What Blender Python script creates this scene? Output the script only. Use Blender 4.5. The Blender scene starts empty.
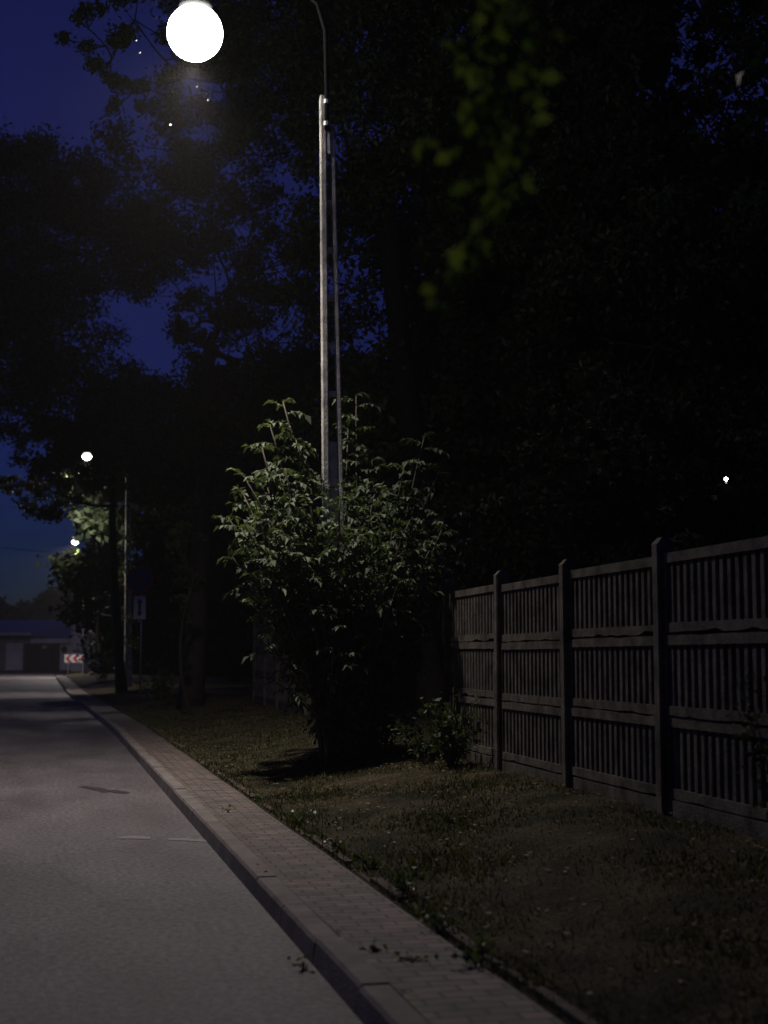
import bpy, math, random
import numpy as np
from mathutils import Vector, Matrix

random.seed(11)
RNG = np.random.default_rng(11)
SC = bpy.context.scene
COL = SC.collection

# ------------------------------------------------------------------ camera
YAW = math.radians(13.3)          # the road runs along +Y, the camera looks 13.3 deg to its right
PITCH = math.atan(143 / 1422.0)
EYE = 1.5
FPX = 1422.0
cam_d = bpy.data.cameras.new('camera')
cam = bpy.data.objects.new('camera', cam_d)
COL.objects.link(cam)
cam.location = (0, 0, EYE)
cam.rotation_euler = (math.radians(90) + PITCH, 0, -YAW)
cam_d.sensor_fit = 'VERTICAL'
cam_d.sensor_height = 36
cam_d.sensor_width = 27
cam_d.lens = 50
cam_d.clip_start = 0.05
cam_d.clip_end = 3000
cam_d.dof.use_dof = True
cam_d.dof.focus_distance = 14.5
cam_d.dof.aperture_fstop = 1.9
SC.camera = cam

# ------------------------------------------------------------------ sky, exposure
w = bpy.data.worlds.new('World')
SC.world = w
w.use_nodes = True
nt = w.node_tree
nt.nodes.clear()
wo = nt.nodes.new('ShaderNodeOutputWorld')
bg = nt.nodes.new('ShaderNodeBackground')
sky = nt.nodes.new('ShaderNodeTexSky')
sky.sky_type = 'NISHITA'
sky.sun_disc = False
sky.sun_elevation = math.radians(1.2)
sky.sun_rotation = math.radians(300)
sky.altitude = 150
sky.air_density = 1.0
sky.dust_density = 0.6
sky.ozone_density = 10.0
hs = nt.nodes.new('ShaderNodeMixRGB')          # deep twilight: violet-blue cast
hs.blend_type = 'MULTIPLY'
hs.inputs[0].default_value = 1.0
hs.inputs[2].default_value = (1.0, .82, 1.0, 1)
nt.links.new(sky.outputs[0], hs.inputs[1])
gl = nt.nodes.new('ShaderNodeMixRGB')          # faint even night-sky glow
gl.blend_type = 'ADD'
gl.inputs[0].default_value = 1.0
gl.inputs[2].default_value = (.075, .055, .03, 1)
nt.links.new(hs.outputs[0], gl.inputs[1])
nt.links.new(gl.outputs[0], bg.inputs[0])
bg.inputs[1].default_value = 0.088
nt.links.new(bg.outputs[0], wo.inputs[0])
SKY_MIX, SKY_BG = hs, bg

SC.view_settings.view_transform = 'Standard'
SC.view_settings.look = 'None'
SC.view_settings.exposure = 0.0
SC.view_settings.gamma = 1.0
SC.view_settings.use_curve_mapping = False
SC.render.engine = 'CYCLES'
SC.cycles.use_denoising = True
SC.cycles.max_bounces = 5
SC.cycles.diffuse_bounces = 3
SC.cycles.transparent_max_bounces = 8
SC.cycles.volume_bounces = 0
SC.cycles.sample_clamp_indirect = 4.0

LAMP_POWER = 2850.0
LAMP_COLOR = (1.0, 0.90, 0.85)

# ------------------------------------------------------------------ helpers
CA, SA = math.cos(YAW), math.sin(YAW)

def world(X, Y, z=0.0):
    """camera-aligned ground coordinates (X right, Y ahead) to the road-aligned world"""
    return Vector((X * CA + Y * SA, Y * CA - X * SA, z))

def at(px, py, D):
    """point seen at pixel (px, py) of the photo at ground distance D ahead"""
    r = (px - 384) / FPX
    u = (512 - py) / FPX
    f = math.cos(PITCH) - u * math.sin(PITCH)
    t = D / f
    return world(r * t, D, EYE + t * (math.sin(PITCH) + u * math.cos(PITCH)))

def verge_z(s):
    t = min(1.0, max(0.0, (s - 2.1) / 2.3))
    return 0.125 + 0.235 * t * t * (3 - 2 * t)

def setp(o, **k):
    for a, b in k.items():
        if b is not None:
            o[a] = b
    return o

def tag(o, label, cat, group=None):
    return setp(o, label=label, category=cat, group=group)

def empty(name, loc, rz=0.0):
    o = bpy.data.objects.new(name, None)
    o.location = loc
    o.rotation_euler = (0, 0, rz)
    o.empty_display_size = 0.2
    COL.objects.link(o)
    return o

def link(name, me, mat, parent=None, smooth=False):
    o = bpy.data.objects.new(name, me)
    if mat:
        me.materials.append(mat)
    COL.objects.link(o)
    if parent is not None:
        o.parent = parent
    if smooth:
        me.polygons.foreach_set('use_smooth', [True] * len(me.polygons))
    return o

class MB:
    """collects faces, builds one mesh object"""
    def __init__(self):
        self.v, self.f = [], []
    def add(self, vs, fs):
        n = len(self.v)
        self.v.extend([tuple(p) for p in vs])
        self.f.extend([tuple(i + n for i in q) for q in fs])
    def box(self, x0, x1, y0, y1, z0, z1, M=None, bev=0.0):
        if bev > 0:
            b = min(bev, (x1 - x0) * .45, (y1 - y0) * .45)
            ring = [(x0 + b, y0), (x1 - b, y0), (x1, y0 + b), (x1, y1 - b), (x1 - b, y1), (x0 + b, y1), (x0, y1 - b), (x0, y0 + b)]
            vs = [Vector((x, y, z)) for z in (z0, z1) for x, y in ring]
            fs = [tuple(range(7, -1, -1)), tuple(range(8, 16))] + [(i, (i + 1) % 8, 8 + (i + 1) % 8, 8 + i) for i in range(8)]
        else:
            vs = [Vector(p) for p in ((x0, y0, z0), (x1, y0, z0), (x1, y1, z0), (x0, y1, z0), (x0, y0, z1), (x1, y0, z1), (x1, y1, z1), (x0, y1, z1))]
            fs = [(0, 3, 2, 1), (4, 5, 6, 7), (0, 1, 5, 4), (1, 2, 6, 5), (2, 3, 7, 6), (3, 0, 4, 7)]
        if M:
            vs = [M @ p for p in vs]
        self.add(vs, fs)
    def tube(self, pts, rads, n=8, caps=True):
        pts = [Vector(p) for p in pts]
        if not hasattr(rads, '__len__'):
            rads = [rads] * len(pts)
        d0 = (pts[1] - pts[0]).normalized()
        ref = Vector((0, 0, 1)) if abs(d0.z) < 0.9 else Vector((1, 0, 0))
        u = d0.cross(ref).normalized()
        vs = []
        for i, p in enumerate(pts):
            d = (pts[min(i + 1, len(pts) - 1)] - pts[max(i - 1, 0)]).normalized()
            u = (u - d * u.dot(d)).normalized()
            v = d.cross(u)
            for k in range(n):
                a = 2 * math.pi * k / n
                vs.append(p + (u * math.cos(a) + v * math.sin(a)) * rads[i])
        fs = [(i * n + k, i * n + (k + 1) % n, (i + 1) * n + (k + 1) % n, (i + 1) * n + k) for i in range(len(pts) - 1) for k in range(n)]
        if caps:
            fs += [tuple(range(n - 1, -1, -1)), tuple((len(pts) - 1) * n + k for k in range(n))]
        self.add(vs, fs)
    def build(self, name, mat, parent=None, smooth=False):
        me = bpy.data.meshes.new(name)
        me.from_pydata(self.v, [], self.f)
        me.update()
        return link(name, me, mat, parent, smooth)

def quads(name, V, mat, parent=None, per=4):
    """V: (n*per, 3) array, every `per` vertices one face"""
    V = np.asarray(V, dtype=np.float32).reshape(-1, 3)
    n = len(V) // per
    me = bpy.data.meshes.new(name)
    me.vertices.add(len(V)); me.vertices.foreach_set('co', V.ravel())
    me.loops.add(len(V)); me.loops.foreach_set('vertex_index', np.arange(len(V), dtype=np.int32))
    me.polygons.add(n)
    me.polygons.foreach_set('loop_start', np.arange(0, n * per, per, dtype=np.int32))
    me.polygons.foreach_set('loop_total', np.full(n, per, dtype=np.int32))
    me.update()
    return link(name, me, mat, parent)

def rand_unit(n):
    v = RNG.normal(size=(n, 3))
    return v / np.linalg.norm(v, axis=1, keepdims=True)

def leaf_quads(C, size, droop=0.35, wid=0.5):
    """pointed leaves at centres C"""
    n = len(C)
    d = rand_unit(n); d[:, 2] -= droop
    d /= np.linalg.norm(d, axis=1, keepdims=True)
    s = np.cross(d, rand_unit(n)); s /= np.linalg.norm(s, axis=1, keepdims=True) + 1e-9
    L = (size * RNG.uniform(.6, 1.3, n))[:, None]
    W = L * wid * RNG.uniform(.7, 1.1, n)[:, None]
    nn = np.cross(d, s) * L * .12
    V = np.stack([C - d * L * .5, C + s * W * .5 - d * L * .05 + nn, C + d * L * .5, C - s * W * .5 - d * L * .05 + nn], 1)
    return V.reshape(-1, 3)

# ------------------------------------------------------------------ materials
def mat(name, base, rough=0.8, spec=0.3, metal=0.0, var=0.0, scale=5.0, bump=0.0, bscale=40.0, emit=None, es=0.0, col2=None, detail=6.0):
    m = bpy.data.materials.new(name)
    m.use_nodes = True
    t = m.node_tree
    b = t.nodes['Principled BSDF']
    b.inputs['Base Color'].default_value = (*base, 1)
    b.inputs['Roughness'].default_value = rough
    b.inputs['Metallic'].default_value = metal
    b.inputs['Specular IOR Level'].default_value = spec
    if emit:
        b.inputs['Emission Color'].default_value = (*emit, 1)
        b.inputs['Emission Strength'].default_value = es
    if var > 0 or col2:
        tc = t.nodes.new('ShaderNodeTexCoord')
        nz = t.nodes.new('ShaderNodeTexNoise')
        nz.inputs['Scale'].default_value = scale
        nz.inputs['Detail'].default_value = detail
        nz.inputs['Roughness'].default_value = 0.65
        t.links.new(tc.outputs['Object'], nz.inputs['Vector'])
        r = t.nodes.new('ShaderNodeValToRGB')
        c2 = col2 or tuple(c * (1 - var) for c in base)
        c1 = base if col2 else tuple(min(1, c * (1 + var)) for c in base)
        r.color_ramp.elements[0].position = 0.35
        r.color_ramp.elements[1].position = 0.65
        r.color_ramp.elements[0].color = (*c2, 1)
        r.color_ramp.elements[1].color = (*c1, 1)
        t.links.new(nz.outputs['Fac'], r.inputs[0])
        t.links.new(r.outputs[0], b.inputs['Base Color'])
    if bump > 0:
        tc = t.nodes.new('ShaderNodeTexCoord')
        nz = t.nodes.new('ShaderNodeTexNoise')
        nz.inputs['Scale'].default_value = bscale
        nz.inputs['Detail'].default_value = 8
        bp = t.nodes.new('ShaderNodeBump')
        bp.inputs['Strength'].default_value = bump
        bp.inputs['Distance'].default_value = 0.02
        t.links.new(tc.outputs['Object'], nz.inputs['Vector'])
        t.links.new(nz.outputs['Fac'], bp.inputs['Height'])
        t.links.new(bp.outputs[0], b.inputs['Normal'])
    return m

def leaf_mat(name, c1, c2, trans=0.35, rough=0.45, spec=0.4):
    m = bpy.data.materials.new(name)
    m.use_nodes = True
    t = m.node_tree
    b = t.nodes['Principled BSDF']
    out = t.nodes['Material Output']
    g = t.nodes.new('ShaderNodeNewGeometry')
    r = t.nodes.new('ShaderNodeValToRGB')
    r.color_ramp.elements[0].color = (*c1, 1)
    r.color_ramp.elements[1].color = (*c2, 1)
    t.links.new(g.outputs['Random Per Island'], r.inputs[0])
    t.links.new(r.outputs[0], b.inputs['Base Color'])
    b.inputs['Roughness'].default_value = rough
    b.inputs['Specular IOR Level'].default_value = spec
    tr = t.nodes.new('ShaderNodeBsdfTranslucent')
    mx = t.nodes.new('ShaderNodeMixRGB')
    mx.blend_type = 'MULTIPLY'; mx.inputs[0].default_value = 1
    mx.inputs[2].default_value = (1.3, 1.5, 0.5, 1)
    t.links.new(r.outputs[0], mx.inputs[1])
    t.links.new(mx.outputs[0], tr.inputs[0])
    ms = t.nodes.new('ShaderNodeMixShader')
    ms.inputs[0].default_value = trans
    t.links.new(b.outputs[0], ms.inputs[1])
    t.links.new(tr.outputs[0], ms.inputs[2])
    t.links.new(ms.outputs[0], out.inputs[0])
    return m

M = {}
M['bark'] = mat('bark', (.018, .014, .011), .9, var=.4, scale=8, bump=.6, bscale=20)
M['bark_dark'] = mat('darkened bark', (.010, .008, .007), .95, .1, var=.4, scale=8, bump=.6, bscale=20)  # unlit look put into the colour: near black so limbs stay unseen
M['leaf'] = leaf_mat('dark tree leaves', (.018, .03, .010), (.038, .052, .018), .2, .6, .2)
M['leaf_far'] = leaf_mat('far tree leaves', (.02, .03, .012), (.035, .05, .018), .15, .7, .2)
M['leaf_bush'] = leaf_mat('elder leaves', (.035, .054, .026), (.095, .118, .064), .2, .65, .3)
M['leaf_mid'] = leaf_mat('dull shrub leaves', (.03, .045, .018), (.065, .08, .035), .2, .6, .2)
M['leaf_dim'] = leaf_mat('dim olive leaves', (.03, .036, .008), (.05, .055, .014), .2, .7, .1)
M['leaf_weed'] = leaf_mat('weed leaves', (.05, .08, .022), (.1, .13, .045), .25)
M['leaf_yellow'] = leaf_mat('yellowish leaves', (.07, .105, .035), (.16, .19, .065), .45, .9, .0)
M['leaf_brown'] = leaf_mat('dry leaves', (.12, .08, .035), (.2, .14, .07), .1, .8)
M['blade'] = leaf_mat('grass blades', (.026, .031, .011), (.095, .084, .038), .2, .7, .2)
M['twig'] = mat('twig', (.08, .07, .045), .8)
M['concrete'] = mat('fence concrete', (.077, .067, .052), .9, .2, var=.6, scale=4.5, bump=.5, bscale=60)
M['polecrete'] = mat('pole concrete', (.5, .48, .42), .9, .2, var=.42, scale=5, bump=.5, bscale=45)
M['steel'] = mat('galvanised steel', (.32, .32, .31), .5, .5, .7, var=.15, scale=20)
M['arm_darkened'] = mat('blackened arm', (.012, .012, .012), .95, .05)  # night darkness put into the colour so the arm does not show
M['hood'] = mat('dark lamp housing', (.02, .02, .02), .8, .1)
M['lens'] = mat('lit lamp glass', (.9, .9, .9), .4, emit=(1, .98, .93), es=40)
M['lens_top'] = mat('upper lamp glass', (.9, .9, .9), .4, emit=(1, .98, .93), es=2.2)
M['lens_small'] = mat('lit lamp glass far', (.9, .9, .9), .4, emit=(1, .98, .95), es=30)
M['white'] = mat('white paint', (.6, .6, .6), .6, var=.1, scale=3)
M['red'] = mat('red paint', (.35, .025, .02), .5)
M['blue'] = mat('blue sign paint', (.01, .02, .12), .5)
M['black'] = mat('black paint', (.01, .01, .012), .6)
M['greypaint'] = mat('sign back', (.2, .2, .2), .6)
M['roofmetal'] = mat('sheet roof in sky blue', (.05, .08, .22), .35, .5, .3, var=.15, scale=2)  # blue of the reflected sky put into the base colour
M['plaster'] = mat('grey plaster', (.22, .2, .18), .9, var=.25, scale=1.5, bump=.3)
M['plaster_w'] = mat('white plaster', (.55, .52, .5), .9, var=.12, scale=1.5)
M['darkdoor'] = mat('dark shed door', (.03, .028, .026), .6, var=.3, scale=3)
M['cable'] = mat('black cable', (.03, .03, .03), .6)
M['cable_pale'] = mat('pale grey cable', (.4, .4, .42), .6)
M['moth'] = mat('moth wings', (.7, .66, .55), .8)
M['stone'] = mat('field stone', (.06, .052, .043), .9, var=.3, scale=9, bump=.5, bscale=30)
M['glass'] = mat('dark window glass', (.02, .02, .025), .1, .5)

# asphalt
def asphalt():
    m = bpy.data.materials.new('worn grey asphalt'); m.use_nodes = True
    t = m.node_tree; b = t.nodes['Principled BSDF']; L = t.links.new
    tc = t.nodes.new('ShaderNodeTexCoord')
    n1 = t.nodes.new('ShaderNodeTexNoise'); n1.inputs['Scale'].default_value = 24; n1.inputs['Detail'].default_value = 9; n1.inputs['Roughness'].default_value = .8
    n2 = t.nodes.new('ShaderNodeTexNoise'); n2.inputs['Scale'].default_value = 1.6; n2.inputs['Detail'].default_value = 7
    n3 = t.nodes.new('ShaderNodeTexVoronoi'); n3.inputs['Scale'].default_value = 85
    mp = t.nodes.new('ShaderNodeMapping'); mp.inputs['Scale'].default_value = (1, .35, 1)
    L(tc.outputs['Object'], n1.inputs['Vector']); L(tc.outputs['Object'], mp.inputs[0]); L(mp.outputs[0], n2.inputs['Vector']); L(tc.outputs['Object'], n3.inputs['Vector'])
    r1 = t.nodes.new('ShaderNodeValToRGB')
    r1.color_ramp.elements[0].position = .40; r1.color_ramp.elements[1].position = .62
    r1.color_ramp.elements[0].color = (.035, .031, .031, 1); r1.color_ramp.elements[1].color = (.172, .156, .153, 1)
    L(n1.outputs['Fac'], r1.inputs[0])
    r2 = t.nodes.new('ShaderNodeValToRGB')
    r2.color_ramp.elements[0].position = .3; r2.color_ramp.elements[1].position = .7
    r2.color_ramp.elements[0].color = (.7, .68, .68, 1); r2.color_ramp.elements[1].color = (1.22, 1.2, 1.22, 1)
    L(n2.outputs['Fac'], r2.inputs[0])
    mx = t.nodes.new('ShaderNodeMixRGB'); mx.blend_type = 'MULTIPLY'; mx.inputs[0].default_value = 1
    L(r1.outputs[0], mx.inputs[1]); L(r2.outputs[0], mx.inputs[2])
    vc = t.nodes.new('ShaderNodeTexVoronoi'); vc.feature = 'DISTANCE_TO_EDGE'; vc.inputs['Scale'].default_value = .55
    nw = t.nodes.new('ShaderNodeTexNoise'); nw.inputs['Scale'].default_value = 2.5; nw.inputs['Detail'].default_value = 6
    wm = t.nodes.new('ShaderNodeMixRGB'); wm.blend_type = 'ADD'; wm.inputs[0].default_value = .55
    L(tc.outputs['Object'], wm.inputs[1]); L(tc.outputs['Object'], nw.inputs['Vector']); L(nw.outputs['Color'], wm.inputs[2]); L(wm.outputs[0], vc.inputs['Vector'])
    rc = t.nodes.new('ShaderNodeValToRGB'); rc.color_ramp.elements[0].position = 0.0; rc.color_ramp.elements[1].position = .012
    rc.color_ramp.elements[0].color = (.5, .5, .5, 1); rc.color_ramp.elements[1].color = (1, 1, 1, 1)
    L(vc.outputs['Distance'], rc.inputs[0])
    mc = t.nodes.new('ShaderNodeMixRGB'); mc.blend_type = 'MULTIPLY'; mc.inputs[0].default_value = .6
    L(mx.outputs[0], mc.inputs[1]); L(rc.outputs[0], mc.inputs[2])
    L(mc.outputs[0], b.inputs['Base Color'])
    b.inputs['Roughness'].default_value = .72
    b.inputs['Specular IOR Level'].default_value = .3
    bp = t.nodes.new('ShaderNodeBump'); bp.inputs['Strength'].default_value = .7; bp.inputs['Distance'].default_value = .006
    L(n3.outputs['Distance'], bp.inputs['Height']); L(bp.outputs[0], b.inputs['Normal'])
    return m

def pavers():
    m = bpy.data.materials.new('small concrete pavers'); m.use_nodes = True
    t = m.node_tree; b = t.nodes['Principled BSDF']; L = t.links.new
    tc = t.nodes.new('ShaderNodeTexCoord')
    br = t.nodes.new('ShaderNodeTexBrick')
    br.offset = .5
    br.inputs['Scale'].default_value = 1
    br.inputs['Brick Width'].default_value = .2
    br.inputs['Row Height'].default_value = .1
    br.inputs['Mortar Size'].default_value = .008
    br.inputs['Mortar Smooth'].default_value = .3
    br.inputs['Color1'].default_value = (.16, .118, .10, 1)
    br.inputs['Color2'].default_value = (.088, .075, .066, 1)
    br.inputs['Mortar'].default_value = (.028, .026, .018, 1)
    L(tc.outputs['Object'], br.inputs['Vector'])
    nz = t.nodes.new('ShaderNodeTexNoise'); nz.inputs['Scale'].default_value = 6; nz.inputs['Detail'].default_value = 8
    L(tc.outputs['Object'], nz.inputs['Vector'])
    r = t.nodes.new('ShaderNodeValToRGB'); r.color_ramp.elements[0].position = .3; r.color_ramp.elements[1].position = .7
    r.color_ramp.elements[0].color = (.5, .52, .48, 1); r.color_ramp.elements[1].color = (1.15, 1.1, 1.05, 1)
    L(nz.outputs['Fac'], r.inputs[0])
    mx = t.nodes.new('ShaderNodeMixRGB'); mx.blend_type = 'MULTIPLY'; mx.inputs[0].default_value = 1
    L(br.outputs['Color'], mx.inputs[1]); L(r.outputs[0], mx.inputs[2]); L(mx.outputs[0], b.inputs['Base Color'])
    b.inputs['Roughness'].default_value = .85
    inv = t.nodes.new('ShaderNodeMath'); inv.operation = 'SUBTRACT'; inv.inputs[0].default_value = 1
    L(br.outputs['Fac'], inv.inputs[1])
    ad = t.nodes.new('ShaderNodeMath'); ad.operation = 'MULTIPLY_ADD'; ad.inputs[1].default_value = .35
    L(nz.outputs['Fac'], ad.inputs[0]); L(inv.outputs[0], ad.inputs[2])
    bp = t.nodes.new('ShaderNodeBump'); bp.inputs['Strength'].default_value = .9; bp.inputs['Distance'].default_value = .008
    L(ad.outputs[0], bp.inputs['Height']); L(bp.outputs[0], b.inputs['Normal'])
    return m

def soil():
    m = bpy.data.materials.new('dry turf and soil'); m.use_nodes = True
    t = m.node_tree; b = t.nodes['Principled BSDF']; L = t.links.new
    tc = t.nodes.new('ShaderNodeTexCoord')
    n1 = t.nodes.new('ShaderNodeTexNoise'); n1.inputs['Scale'].default_value = 2.2; n1.inputs['Detail'].default_value = 8
    n2 = t.nodes.new('ShaderNodeTexNoise'); n2.inputs['Scale'].default_value = 38; n2.inputs['Detail'].default_value = 6
    for n in (n1, n2): L(tc.outputs['Object'], n.inputs['Vector'])
    r = t.nodes.new('ShaderNodeValToRGB'); e = r.color_ramp.elements
    e[0].position = .35; e[1].position = .66
    e[0].color = (.014, .015, .008, 1); e[1].color = (.062, .052, .031, 1)
    L(n1.outputs['Fac'], r.inputs[0])
    r2 = t.nodes.new('ShaderNodeValToRGB'); e = r2.color_ramp.elements
    e[0].position = .35; e[1].position = .7
    e[0].color = (.25, .25, .25, 1); e[1].color = (1.6, 1.5, 1.3, 1)
    L(n2.outputs['Fac'], r2.inputs[0])
    mx = t.nodes.new('ShaderNodeMixRGB'); mx.blend_type = 'MULTIPLY'; mx.inputs[0].default_value = 1
    L(r.outputs[0], mx.inputs[1]); L(r2.outputs[0], mx.inputs[2]); L(mx.outputs[0], b.inputs['Base Color'])
    b.inputs['Roughness'].default_value = .95; b.inputs['Specular IOR Level'].default_value = .1
    bp = t.nodes.new('ShaderNodeBump'); bp.inputs['Strength'].default_value = 1; bp.inputs['Distance'].default_value = .03
    L(n2.outputs['Fac'], bp.inputs['Height']); L(bp.outputs[0], b.inputs['Normal'])
    return m

M['asphalt'] = asphalt(); M['pavers'] = pavers(); M['soil'] = soil()
M['kerb'] = mat('kerb concrete', (.15, .13, .115), .85, .25, var=.25, scale=4, bump=.5, bscale=60)
M['edging'] = mat('brown edging concrete', (.07, .055, .042), .9, .2, var=.4, scale=9, bump=.5)  # darker and browner than the kerb, varied by noise
M['sand'] = mat('sandy shoulder', (.17, .14, .1), .95, .1, var=.3, scale=1.2)
M['wornpaint'] = mat('worn white paint', (.165, .155, .148), .8, var=.25, scale=25)
M['tar'] = mat('tar patch', (.035, .03, .03), .6, var=.2, scale=20)

# ------------------------------------------------------------------ setting
def bend(y):
    '''the road edge drifts slightly left down the road'''
    return -min(.5, max(0, y - 28) * .017) - max(0, y - 60) * .004

def sheet(name, x0, x1, y0, y1, z, m, nx=1, ny=1, fz=None, bent=0):
    mb = MB(); vs = []; fs = []
    for j in range(ny + 1):
        for i in range(nx + 1):
            x = x0 + (x1 - x0) * i / nx; y = y0 + (y1 - y0) * j / ny
            vs.append((x + (bend(y) if bent == 1 or (bent == 2 and i == nx) else 0), y, fz(x, y) if fz else z))
    for j in range(ny):
        for i in range(nx):
            a = j * (nx + 1) + i
            fs.append((a, a + 1, a + nx + 2, a + nx + 1))
    mb.add(vs, fs)
    o = mb.build(name, m)
    o['kind'] = 'structure'
    return o

K = 1.31          # road-side edge of the kerb
JY = 116.0        # where the kerb turns the corner into the side road
sheet('ground', -700, 700, -60, 1400, -0.012, M['soil'])
sheet('road', -5.0, K + .002, -25, JY + 6, 0.0, M['asphalt'], 1, 160, None, 2)
sheet('side_road', -60, 90, JY + 6.004, JY + 13, 0.0, M['asphalt'])
sheet('road_shoulder', -60, 1.2, JY - 9, JY - 1.0, 0.004, M['sand'], 1, 1)

def bumpy(x, y):
    return verge_z(x) + .018 * math.sin(x * 3.1 + y * .7) * math.sin(y * 1.9) * min(1, max(0, (x - 2.1) * 2)) + (0.0)
sheet('verge', 2.11, 9.0, -25, JY - 5, 0, M['soil'], 40, 420, bumpy, 1)
sheet('garden_ground', 8.2, 160, -25, JY - 5, .335, M['soil'])
mb = MB(); mb.box(2.11, 160, JY - 5.0, JY - 4.9, -.1, .10); mb.build('verge_edge', M['soil'])['kind'] = 'structure'

def kerb_and_pavement():
    # kerb stones, one metre each, with narrow joints; corner curves to the right at the junction
    mb = MB()
    y = -25.0
    while y < 96:
        L = 1.0
        dz = random.uniform(-.004, .004); dx = random.uniform(-.004, .004)
        zt = .122 + dz
        pr = [(K - .016, -.1), (K - .014, 0.0), (K + dx, zt - .018), (K + dx + .014, zt), (K + .13 + dx, zt), (K + .13 + dx, -.1)]
        vs = [(a_ + bend(yy), yy, b_) for yy in (y + .006, y + L - .006) for a_, b_ in pr]
        mb.add(vs, [(0, 1, 2, 3, 4, 5), (11, 10, 9, 8, 7, 6)] + [(q, q + 6, (q + 1) % 6 + 6, (q + 1) % 6) for q in range(6)])
        y += L
    # rounded corner
    R = 8.0; cx = K + R + bend(96); cy = 96
    for k in range(14):
        a0 = math.pi - k * (math.pi / 2) / 14 - .002; a1 = math.pi - (k + 1) * (math.pi / 2) / 14 + .002
        ps = []
        for a in (a0, a1):
            for r in (R, R - .13):
                ps.append((cx + r * math.cos(a), cy + r * 1.6 * math.sin(a)))
        (ax, ay), (bx, by), (c_x, c_y), (dx_, dy_) = ps
        vs = [(ax, ay, -.1), (bx, by, -.1), (dx_, dy_, -.1), (c_x, c_y, -.1), (ax, ay, .122), (bx, by, .122), (dx_, dy_, .122), (c_x, c_y, .122)]
        mb.add(vs, [(0, 1, 2, 3), (7, 6, 5, 4), (0, 4, 5, 1), (1, 5, 6, 2), (2, 6, 7, 3), (3, 7, 4, 0)])
    o = mb.build('kerb', M['kerb']); o['kind'] = 'structure'
    sheet('pavement', K + .134, K + .62, -25, 96, .117, M['pavers'], 8, 600, lambda x, y: .117 + .004 * math.sin(y * 1.3 + x * 4), 1)
    # earth strip and low edging stones
    sheet('earth_strip', K + .12, 2.14, -25, 96, .108, M['soil'], 4, 400, lambda x, y: .104 + (.02 if x > K + .66 else 0) + .004 * math.sin(y * 5.1 + x * 17), 1)
    mb = MB(); y = -25
    while y < 96:
        L = .75
        mb.box(1.985 + bend(y + .4) + random.uniform(-.012, .012), 2.04 + bend(y + .4) + random.uniform(-.012, .012), y + .008, y + L - .008, 0, .128 + random.uniform(-.02, .008))
        y += L
    o = mb.build('edging_stones', M['edging']); o['kind'] = 'structure'
kerb_and_pavement()

def flat_mark(name, poly_px, z, m):
    """irregular flat mark lying on the road, outline given on the ground"""
    pts = []
    for px, py in poly_px:
        u = (512 - py) / FPX
        dz = math.sin(PITCH) + u * math.cos(PITCH)
        D = (z - EYE) / dz * (math.cos(PITCH) - u * math.sin(PITCH))
        p = at(px, py, D); pts.append((p.x, p.y, z))
    mb = MB(); mb.add(pts, [tuple(range(len(pts)))])
    o = mb.build(name, m); o['kind'] = 'structure'
flat_mark('tar_repair', [(79, 786.5), (86, 785.8), (94, 787.2), (101, 787.4), (108, 789.6), (117, 790), (130, 792), (128, 793.3), (116, 793), (109, 791.6), (103, 792.6), (97, 790.6), (88, 788.8)], .004, M['tar'])
flat_mark('worn_road_marking', [(118, 836.5), (135, 835.5), (151, 836.5), (150, 839), (134, 838.5), (120, 838.5)], .004, M['wornpaint'])
flat_mark('worn_road_marking', [(168, 838), (185, 838), (210, 840), (209, 842), (186, 840.5), (169, 840)], .004, M['wornpaint'])

# ------------------------------------------------------------------ lamps
def lamp_light(loc, power, spread=162):
    d = bpy.data.lights.new('lamp_light', 'SPOT')
    d.energy = power
    d.color = LAMP_COLOR
    d.spot_size = math.radians(spread)
    d.spot_blend = .2
    d.shadow_soft_size = .12
    o = bpy.data.objects.new('lamp_light', d)
    COL.objects.link(o)
    o.location = loc
    # made-up falloff: weaker at high angles, cut towards the houses to darken that side
    d.use_nodes = True
    t = d.node_tree; L = t.links.new
    em = t.nodes['Emission']
    tc = t.nodes.new('ShaderNodeTexCoord')
    sp = t.nodes.new('ShaderNodeSeparateXYZ')
    L(tc.outputs['Normal'], sp.inputs[0])
    az = t.nodes.new('ShaderNodeMath'); az.operation = 'ABSOLUTE'; L(sp.outputs['Z'], az.inputs[0])
    mxz = t.nodes.new('ShaderNodeMath'); mxz.operation = 'MAXIMUM'; mxz.inputs[1].default_value = .2; L(az.outputs[0], mxz.inputs[0])
    pw = t.nodes.new('ShaderNodeMath'); pw.operation = 'POWER'; pw.inputs[1].default_value = 0.5; L(mxz.outputs[0], pw.inputs[0])
    dv = t.nodes.new('ShaderNodeMath'); dv.operation = 'DIVIDE'; L(sp.outputs['X'], dv.inputs[0]); L(mxz.outputs[0], dv.inputs[1])
    mr = t.nodes.new('ShaderNodeMapRange'); mr.interpolation_type = 'SMOOTHSTEP'
    mr.inputs['From Min'].default_value = .04; mr.inputs['From Max'].default_value = .85
    mr.inputs['To Min'].default_value = 1; mr.inputs['To Max'].default_value = .04
    L(dv.outputs[0], mr.inputs['Value'])
    ml = t.nodes.new('ShaderNodeMath'); ml.operation = 'MULTIPLY'; L(pw.outputs[0], ml.inputs[0]); L(mr.outputs[0], ml.inputs[1])
    L(ml.outputs[0], em.inputs['Strength'])
    return o

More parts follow.
